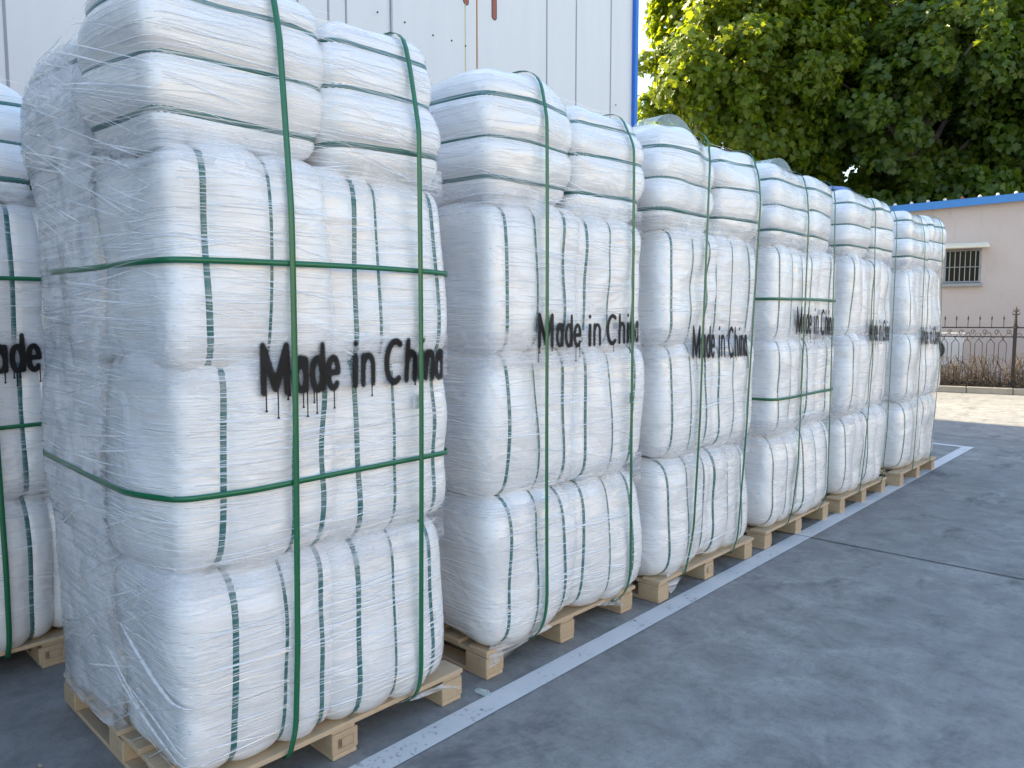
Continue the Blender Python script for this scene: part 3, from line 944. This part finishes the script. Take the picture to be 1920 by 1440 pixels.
L2 = simple(-2.21, 2.235, 3.395, 'white bale stack second in the row, just right of the nearest stack',
            'wooden pallet second in the row, film tail on its front corner block', 22, (2.49, 3.29, 1.485, 1.625), 1500,
            [(2.53, 0.0), (3.20, 0.0)], palx=-2.27, paly=(2.245, 3.40), tops=[(2.22, 2.83, 2.10, 2.69), (2.80, 3.37, 2.08, 2.655)], let_over=0.22, let_soft=1)
L3 = simple(-2.165, 3.53, 4.62, 'third white bale stack in the row, clear greenish plastic arch on top',
            'wooden pallet third in the row, sheet of film hanging under its deck', 33, (3.78, 4.42, 1.385, 1.555), 1000,
            [(3.86, 0.05), (4.45, 0.04)], palx=-2.20, paly=(3.545, 4.73), let_over=0.45, let_soft=1)
L4 = simple(-2.165, 4.89, 5.99, 'fourth white bale stack in the row, two green belts, clear arch on top',
            'wooden pallet fourth in the row beside the joint in the ground', 44, (5.20, 5.90, 1.50, 1.675), 700,
            [(5.28, 0.03), (5.84, 0.03)], [(1.745, 0.004), (1.06, 0.004)], palx=-2.20, paly=(4.91, 6.09), let_over=0.4)
L5 = simple(-2.15, 6.24, 7.36, 'white bale stack second from the far end, bluish sheet on its top',
            'wooden pallet second from the far end of the row', 55, (6.66, 7.26, 1.42, 1.59), 350,
            [(6.72, 0.04), (7.26, 0.0)], palx=-2.17, paly=(6.27, 7.43), let_over=0.6, let_soft=1)
L6 = simple(-2.12, 7.72, 8.93, 'farthest white bale stack, last before the corner of the white line',
            'wooden pallet at the far end of the row, overlapping the white line', 66, (8.05, 8.70, 1.36, 1.52), 350,
            [(8.06, 0.03), (8.64, 0.0)], palx=-2.12, paly=(7.70, 8.92), let_over=0.4)
# rear row
L0 = simple(-3.80, 0.42, 1.56, 'rear row white bale stack, belted green, mostly hidden behind the nearest stack',
            'wooden pallet in the rear row behind the nearest pallet', 77, (0.68, 1.46, 1.38, 1.535), 500,
            [(0.795, 0.0), (1.33, 0.0)], [(1.775, 0.004), (1.135, 0.006)], palx=-3.84, paly=(0.40, 1.57), let_over=0.6)


def strap_seal(env, loc, root, u, z):
    p = env.front(np.array([u]), np.array([z]), 0.017)[0]; p = loc(p)
    m = MB(); m.box((p[0] + 0.001, p[1], p[2]), (0.004, 0.015, 0.026), ch=0.002)
    for q in (-0.012, 0.012): m.box((p[0] + 0.0065, p[1], p[2] + q), (0.0015, 0.0135, 0.004))
    m.build('strap_seal', M['acwhite'], root)


strap_seal(env1, loc1, st1, 1.785, 1.295)
strap_seal(L2[1], L2[2], L2[0], 3.20, 1.20)

# tails of film at the pallets
def film_tail(root, loc, A, B, Cc, seed):
    n = 12; r = random.Random(seed); V = []; F = []; ix = {}
    A, B, Cc = Vector(A), Vector(B), Vector(Cc)
    for i in range(n + 1):
        for j in range(n + 1 - i):
            p = A * (1 - (i + j) / n) + B * (i / n) + Cc * (j / n)
            p.x += 0.012 * math.sin(i * 1.1 + j * .6) * (0.3 + j / n)
            ix[i, j] = len(V); V.append(tuple(p))
    for i in range(n):
        for j in range(n - i):
            F.append((ix[i, j], ix[i + 1, j], ix[i, j + 1]))
            if i + j < n - 1: F.append((ix[i + 1, j], ix[i + 1, j + 1], ix[i, j + 1]))
    o = mk('film_tail', loc(V), F, M['tail'], root, True)
    a = o.data.attributes.new('edge', 'FLOAT', 'POINT'); a.data.foreach_set('value', np.ones(len(V), dtype=np.float32))


film_tail(L2[0], L2[2], (-2.21, 2.30, 0.34), (-2.235, 2.66, 0.135), (-2.285, 2.262, 0.05), 1)
film_tail(L2[0], L2[2], (-2.25, 3.02, 0.135), (-2.285, 3.36, 0.10), (-2.283, 3.30, 0.04), 5)
film_tail(L3[0], L3[2], (-2.20, 3.62, 0.16), (-2.215, 3.98, 0.13), (-2.225, 3.70, 0.02), 2)
film_tail(st1, loc1, (-2.235, 1.72, 0.115), (-2.25, 2.075, 0.095), (-2.252, 2.06, 0.045), 3)

# clear plastic arches standing on the tops
def arch(root, loc, xc, yc, z, half, rise, depth, mat, rz=0.0):
    V = []; F = []
    n = 20
    for i in range(n + 1):
        a = math.pi * i / n
        y = -half * math.cos(a); h = rise * math.sin(a) ** 0.8
        for x in (-depth / 2, depth / 2):
            for th in (0, 0.0015):
                V.append((xc + x, yc + y, z + h + th))
    for i in range(n):
        b = i * 4
        F += [(b + 1, b + 3, b + 7, b + 5), (b, b + 4, b + 6, b + 2), (b, b + 1, b + 5, b + 4), (b + 2, b + 6, b + 7, b + 3)]
    return mk('plastic_arch', loc(V), F, mat, root, True)


arch(L3[0], L3[2], -2.60, 4.16, 2.60, 0.28, 0.265, 0.16, M['clear'])
arch(L4[0], L4[2], -2.60, 5.72, 2.60, 0.27, 0.24, 0.16, M['clear'])

def top_sheet(root, loc, x0, x1, y0, y1, z, env, mat):
    n = 14; V = []; F = []
    for i in range(n):
        for j in range(n):
            a, b = i / (n - 1), j / (n - 1)
            V.append((x0 + (x1 - x0) * a, y0 + (y1 - y0) * b, z + 0.012 * math.sin(a * 5 + b * 3) * math.sin(b * 6) - 0.05 * ((2 * b - 1) ** 4 + (2 * a - 1) ** 4)))
    for i in range(n - 1):
        for j in range(n - 1): F.append((i * n + j, (i + 1) * n + j, (i + 1) * n + j + 1, i * n + j + 1))
    return mk('cover_sheet', loc(V), F, mat, root, True)


t_ = NT("blue_cover"); M['cover'] = t_.set(Base_Color=(0.10, 0.16, 0.42), Roughness=0.3)
top_sheet(L5[0], L5[2], -2.80, -2.35, 6.56, 6.98, 2.765, None, M['cover'])

def scrap(name, c, size, seed, mat, label, cat, flat=0.25, grp=None):
    r = random.Random(seed); V = []; F = []; n, k = 5, 9
    for i in range(n + 1):
        f = math.pi * i / n
        for j in range(k):
            a = 2 * math.pi * j / k; q = size * math.sin(f) * r.uniform(.65, 1.15) + 1e-4
            V.append((c[0] + q * math.cos(a), c[1] + q * math.sin(a) * .6, max(0.003, 0.004 + size * flat * (1 - math.cos(f)) * r.uniform(.8, 1.1))))
    for i in range(n):
        for j in range(k): F.append((i * k + j, i * k + (j + 1) % k, (i + 1) * k + (j + 1) % k, (i + 1) * k + j))
    o = mk(name, V, F, mat); tag(o, label, cat, grp); return o


scrap('plastic_scrap', (-2.20, 2.16, 0), 0.045, 1, M['clear'], 'small clear film scrap on the ground between the two nearest pallets', 'litter', 0.12)
scrap('pebble', (-2.98, 0.70, 0), 0.011, 2, M['kerb'], 'tiny pebble on the ground left of the nearest pallet', 'stone', 0.5)

# ------------------------------------------------------------------ kerb, soil, fence, pink house
KA = R(13.5)                                   # the far boundary's turn from the X axis
KO = Vector((-4.43, 18.58, 0))
kd = Vector((math.cos(KA), math.sin(KA), 0)); kn = Vector((-math.sin(KA), math.cos(KA), 0))
def kp(s_, d, z=0.0): p = KO + kd * s_ + kn * d; return (p.x, p.y, z)


mb = MB()
rng = random.Random(5)
x = -14.0
while x < 16:
    w = rng.uniform(0.8, 1.0)
    c = kp(x + w / 2, 0.07, 0.07); mb.box(c, (w / 2 - 0.006, 0.07, 0.07 + rng.uniform(-.004, .004)), KA, ch=0.012)
    x += w
struct(mb.build('kerb', M['kerb']))
so = mk('soil', [kp(-14, 0.14, 0.10), kp(16, 0.14, 0.10), kp(16, 3.0, 0.10), kp(-14, 3.0, 0.10), kp(-14, 0.14, 0.0), kp(16, 0.14, 0.0)], [(0, 1, 2, 3), (4, 5, 1, 0)], M['soil'])
struct(so)

FD = 0.35
fence = empty('iron_fence', kp(0, FD, 0.1), KA)
tag(fence, 'rusty wrought iron fence with spear tips along the kerb before the pink house', 'fence')
def picket(m, s_):
    """forged bar: spear tip, then a fork that opens and closes"""
    g = 0.07
    m.tube([(s_, 0, 1.33), (s_, 0, 1.50)], 0.008, 5)
    m.tube([(s_, 0, 1.50), (s_, 0, 1.53), (s_, 0, 1.60)], [0.008, 0.020, 0.002], 5)
    m.tube([(s_, 0, 1.14), (s_, 0, 1.08), (s_ - g, 0, 0.99), (s_ - g, 0, 0.56)], 0.008, 5)
    m.tube([(s_, 0, 1.08), (s_ + g, 0, 0.99), (s_ + g, 0, 0.56)], 0.008, 5)
    m.tube([(s_ - g, 0, 0.56), (s_ - g - 0.03, 0, 0.47), (s_ - g - 0.05, 0, 0.10)], 0.007, 5)
    m.tube([(s_ - g, 0, 0.56), (s_ - g + 0.05, 0, 0.47), (s_ - g + 0.07, 0, 0.10)], 0.007, 5)
    m.tube([(s_ - g, 0, 0.54), (s_ - g, 0, 0.60)], 0.017, 6)
    # little scroll under the top rail
    P = []
    for k in range(13):
        a = k / 12 * math.pi * 2.4
        P.append((s_ + 0.10 + (0.05 - 0.014 * a / math.pi) * math.cos(a), 0, 1.235 + (0.055 - 0.012 * a / math.pi) * math.sin(a)))
    m.tube(P, 0.006, 4, False)


def finial(m, s_):
    m.box((s_, 0, 0.66), (0.034, 0.034, 0.66))
    m.tube([(s_, 0, 1.32), (s_, 0, 1.36), (s_, 0, 1.38), (s_, 0, 1.68)], [0.06, 0.055, 0.035, 0.018], 8)
    m.tube([(s_, 0, 1.68), (s_, 0, 1.74), (s_, 0, 1.80)], [0.03, 0.024, 0.003], 6)
    for sg in (-1, 1):
        for a, zz in ((0.075, 1.62), (0.06, 1.69)):
            m.tube([(s_, 0, zz), (s_ + sg * a * 0.7, 0, zz - 0.005), (s_ + sg * a, 0, zz + 0.045)], [0.014, 0.012, 0.004], 5)


for z, h in ((1.335, 0.014), (1.135, 0.012), (0.10, 0.012)):
    m = MB(); m.box((1.0, 0, z), (10.0, 0.014, h)); m.build('rail', M['iron'], fence)
PS = 1.40                                      # post seen near the right edge
posts = [PS + 1.86 * k for k in (-4, -3, -2, -1, 0, 1, 2, 3)]
for s_ in posts:
    m = MB(); finial(m, s_); m.build('post', M['iron'], fence)
    for q in range(1, 8):
        ss = s_ - 0.155 - 0.2215 * (q - 1) - 0.06
        m = MB(); picket(m, ss); m.build('picket', M['iron'], fence)

HD = 2.6                                       # house front behind the kerb
house = empty('pink_house', kp(0, HD, 0), KA)
tag(house, 'low pink plastered house with blue roof edge and one barred window', 'building')
HW0, HW1, HDEP = -9.0, 14.0, 5.5
WX0, WX1, WZ0, WZ1 = 0.0, 0.80, 2.50, 3.34
hh = lambda s_: 4.40 + 0.036 * s_
# wall with a real window opening and a slightly rising eave
m = MB()
def prism(a, b, y0_, y1_, z0_, fa, fb):
    m.add([(a, y0_, z0_), (b, y0_, z0_), (b, y1_, z0_), (a, y1_, z0_), (a, y0_, fa), (b, y0_, fb), (b, y1_, fb), (a, y1_, fa)],
          [(0, 3, 2, 1), (4, 5, 6, 7), (0, 1, 5, 4), (1, 2, 6, 5), (2, 3, 7, 6), (3, 0, 4, 7)])
prism(HW0, WX0, 0, .24, 0, hh(HW0), hh(WX0)); prism(WX1, HW1, 0, .24, 0, hh(WX1), hh(HW1))
prism(WX0, WX1, 0, .24, 0, WZ0, WZ0); prism(WX0, WX1, 0, .24, WZ1, hh(WX0), hh(WX1))
prism(HW0, HW1, HDEP - .24, HDEP, 0, hh(HW0), hh(HW1))
prism(HW0, HW0 + .24, .24, HDEP - .24, 0, hh(HW0), hh(HW0)); prism(HW1 - .24, HW1, .24, HDEP - .24, 0, hh(HW1), hh(HW1))
m.build('wall', M['pink'], house)
m = MB()
def slab(y0_, y1_, lo, hi):
    a, b = HW0 - .1, HW1 + .1
    m.add([(a, y0_, hh(a) + lo), (b, y0_, hh(b) + lo), (b, y1_, hh(b) + lo), (a, y1_, hh(a) + lo), (a, y0_, hh(a) + hi), (b, y0_, hh(b) + hi), (b, y1_, hh(b) + hi), (a, y1_, hh(a) + hi)],
          [(0, 3, 2, 1), (4, 5, 6, 7), (0, 1, 5, 4), (1, 2, 6, 5), (2, 3, 7, 6), (3, 0, 4, 7)])
slab(-.14, HDEP + .14, 0.006, 0.09)
roof = m.build('roof', M['roofblue'], house)
m = MB(); slab(-.185, -.144, -0.05, 0.13); m.build('fascia', M['roofblue'], roof)
for k in range(62):
    s_ = HW0 + 0.2 + k * 0.365
    m = MB(); m.tube([(s_, -0.17, hh(s_) + .15), (s_, 0.25, hh(s_) + .155)], [0.04, 0.04], 8); m.build('roof_rib', M['acwhite'] if k % 5 else M['pull'], roof, True)
win = MB()
for a, b, c, d in ((WX0, WX0 + .05, WZ0, WZ1), (WX1 - .05, WX1, WZ0, WZ1), (WX0 + .05, WX1 - .05, WZ0, WZ0 + .06), (WX0 + .05, WX1 - .05, WZ1 - .05, WZ1)):
    win.box(((a + b) / 2, 0.05, (c + d) / 2), ((b - a) / 2, 0.06, (d - c) / 2))
win = win.build('window', M['alu'], house)
m = MB(); m.box(((WX0 + WX1) / 2, 0.11, (WZ0 + WZ1) / 2), ((WX1 - WX0) / 2 - .05, 0.006, (WZ1 - WZ0) / 2 - .05)); m.build('pane', M['glass'], win)
for k in range(1, 7):
    s_ = WX0 + 0.02 + (WX1 - WX0 - .04) * k / 7
    m = MB(); m.tube([(s_, -0.03, WZ0 + .02), (s_, -0.03, WZ1 - .02)], 0.011, 6); m.build('window_bar', M['alu'], win)
for z in (WZ0 + 0.03, (WZ0 + WZ1) / 2 - .02, WZ1 - .03):
    m = MB(); m.tube([(WX0, -0.042, z), (WX1, -0.042, z)], 0.013, 6); m.build('window_bar', M['alu'], win)
m = MB(); m.box(((WX0 + WX1) / 2, -0.05, WZ0 - 0.04), ((WX1 - WX0) / 2 + .04, 0.07, 0.035)); m.build('sill', M['alu'], win)
m = MB()
a0, a1 = WX0 - 0.1, WX1 + 0.12
m.add([(a0, 0, WZ1 + .13), (a1, 0, WZ1 + .13), (a1 + .02, -0.38, WZ1 + .0), (a0, -0.38, WZ1 + .0),
       (a0, 0, WZ1 + .155), (a1, 0, WZ1 + .155), (a1 + .02, -0.385, WZ1 + .03), (a0, -0.385, WZ1 + .03)],
      [(0, 1, 2, 3), (7, 6, 5, 4), (3, 2, 6, 7), (0, 3, 7, 4), (1, 5, 6, 2)])
m.build('awning', M['cream'], house)

ac = empty('air_conditioner', kp(0.02, 1.35, 0.10), KA)
tag(ac, 'white outdoor air conditioner unit standing behind the iron fence', 'air conditioner')
m = MB(); m.box((0, 0, 0.80), (0.46, 0.17, 0.37), ch=0.012); m.build('body', M['acwhite'], ac)
m = MB(); m.box((0, 0, 1.184), (0.475, 0.185, 0.014), ch=0.004); m.build('top_cover', M['acwhite'], ac)
m = MB()
m.tube([(-0.17, -0.171, 0.80), (-0.17, -0.178, 0.80)], 0.26, 28); m.build('fan', M['dark'], ac)
for q in range(1, 6):
    P = [(-0.17 + 0.05 * q * math.cos(a * math.pi / 14), -0.186, 0.80 + 0.05 * q * math.sin(a * math.pi / 14)) for a in range(29)]
    m = MB(); m.tube(P, 0.004, 4, False); m.build('fan_grille', M['alu'], ac)
for sx in (-0.32, 0.32):
    m = MB(); m.box((sx, 0, 0.40), (0.035, 0.17, 0.026)); m.box((sx, 0, 0.19), (0.03, 0.14, 0.185)); m.build('foot', M['dark'], ac)


def dry_vine(s0, s1, d, n, label, seed, hmax, mat):
    r = random.Random(seed); m = MB()
    for i in range(n):
        x0 = r.uniform(s0, s1); y = d + r.uniform(-.12, .12); z = 0.1; ang = r.uniform(0, 6.28); tilt = r.uniform(0.2, 1.2)
        P = [Vector((x0, y, z))]
        for k in range(r.randint(5, 11)):
            ang += r.gauss(0, .7); tilt += r.gauss(0, .35)
            P.append(P[-1] + Vector((math.cos(ang) * math.sin(tilt), 0.35 * math.sin(ang) * math.sin(tilt), math.cos(tilt) * (1 if P[-1].z < hmax else -1))) * r.uniform(.05, .13))
            if P[-1].z < 0.1: P[-1].z = 0.1
        m.tube(P, [r.uniform(.006, .012) * (1 - 0.6 * k / len(P)) for k in range(len(P))], 4, False)
    V = [kp(v[0], v[1], v[2]) for v in m.v]
    o = mk('dry_vine', V, m.f, mat)
    return tag(o, label, 'plant', 'dry vines on the iron fence')


dry_vine(-0.6, 1.2, FD + .06, 260, 'tangle of bare brown stems at the foot of the iron fence before the air conditioner', 3, 0.75, M['vine'])
dry_vine(1.2, 3.2, FD + .06, 300, 'dense bare brown vine climbing the iron fence around its thick post', 4, 1.25, M['vine'])
m = MB(); P = []
r = random.Random(9)
for i in range(140):
    a = i * 0.09 - 0.4
    P.append((a * 0.3 - 0.9, FD + 0.03 * math.sin(i * 1.3), 1.34 - 0.07 + 0.06 * math.sin(i * 0.9) + r.uniform(-.03, .03)))
m.tube(P, 0.008, 4, False)
tag(mk('creeper', [kp(*v) for v in m.v], m.f, M['vine']), 'thin dry creeper wound along the top rail of the iron fence', 'plant')


# ------------------------------------------------------------------ trees
LEAF = np.array([(0, -.5), (.20, -.36), (.46, -.34), (.36, -.10), (.56, .12), (.26, .16), (.20, .28), (0, .60), (-.20, .28), (-.26, .16), (-.56, .12), (-.36, -.10), (-.46, -.34), (-.20, -.36)])


def tree(name, base, h, rad, n_cl, per, leaf, mat, label, seed, zlo, squash=1.0):
    r = np.random.RandomState(seed); rr = random.Random(seed)
    root = empty(name, base)
    tag(root, label, 'tree', 'plane trees behind the pink house')
    m = MB()
    P = [Vector((0, 0, 0)), Vector((.05, .02, h * .2)), Vector((-.05, .08, h * .42)), Vector((.1, 0, h * .65)), Vector((0, .05, h * .9))]
    m.tube(P, [h * .028, h * .022, h * .017, h * .011, h * .004], 10)
    cl = []
    ctr = np.array([0, 0, zlo + (h - zlo) * .5])
    sc = np.array([rad, rad, (h - zlo) * .5])
    # big boughs first, each carrying a lumpy mass of leaf clusters
    nb = 44
    for i in range(nb):
        v = r.normal(0, 1, 3); v /= np.linalg.norm(v)
        q = ctr + v * sc * r.uniform(.3, .88)
        z0 = max(h * .18, min(q[2] - rad * .5, h * .8)); t = Vector(q)
        mid = Vector((q[0] * .4, q[1] * .4, (z0 + q[2]) * .5 + .4))
        m.tube([(0, 0, z0), mid, t], [h * .010, h * .006, h * .002], 6)
        bs = r.uniform(.20, .34) * rad
        for k in range(n_cl // nb):
            w = r.normal(0, 1, 3); w /= np.linalg.norm(w)
            cl.append((q + w * bs * r.uniform(.4, 1.1) ** .6, r.uniform(.35, .65)))
    m.build('trunk', M['bark'], root, True)
    n = len(cl) * per
    C = np.repeat(np.array([c for c, _ in cl]), per, 0); S = np.repeat(np.array([s for _, s in cl]), per)
    d = r.normal(0, 1, (n, 3)); d /= np.linalg.norm(d, axis=1, keepdims=True)
    Pp = C + d * (S * r.uniform(.2, 1, n) ** .5)[:, None]
    N = (Pp - ctr) / sc; N /= np.maximum(np.linalg.norm(N, axis=1, keepdims=True), 1e-4)
    N = N * .7 + d * .5 + r.normal(0, .55, (n, 3)) + np.array([0, 0, .35]); N /= np.linalg.norm(N, axis=1, keepdims=True)
    T = np.cross(N, r.normal(0, 1, (n, 3)) + np.array([0, 0, 1.5])); T /= np.maximum(np.linalg.norm(T, axis=1, keepdims=True), 1e-4)
    B = np.cross(N, T); B *= -np.sign(B[:, 2:3] + 1e-6)
    sz = leaf * r.uniform(.6, 1.25, n)
    L = LEAF
    V = Pp[:, None, :] + sz[:, None, None] * (L[None, :, 0, None] * T[:, None, :] + L[None, :, 1, None] * B[:, None, :])
    V = V + N[:, None, :] * (np.abs(L[None, :, 0, None]) * sz[:, None, None] * -0.25)
    k = len(L)
    mk('crown', V.reshape(-1, 3), np.arange(n * k).reshape(n, k), mat, root)
    return root


def az(px, dist):
    a = math.atan((px - 960) / 1405.0) - R(43.21)
    return (dist * math.sin(a), dist * math.cos(a), 0)


tree('plane_tree', az(1385, 27.0), 15.5, 3.9, 1050, 100, 0.205, M['leaf1'], 'tall sunlit yellow-green plane tree beside the blue corner of the warehouse', 2, 2.0)
tree('plane_tree', az(1700, 28.5), 15.0, 4.8, 1250, 100, 0.215, M['leaf2'], 'dark dense plane tree rising behind the blue roof edge of the pink house', 3, 0.6)
tree('plane_tree', az(2020, 30.0), 14.0, 4.8, 750, 90, 0.22, M['leaf2'], 'dark green plane tree at the right edge behind the pink house', 4, 2.0)
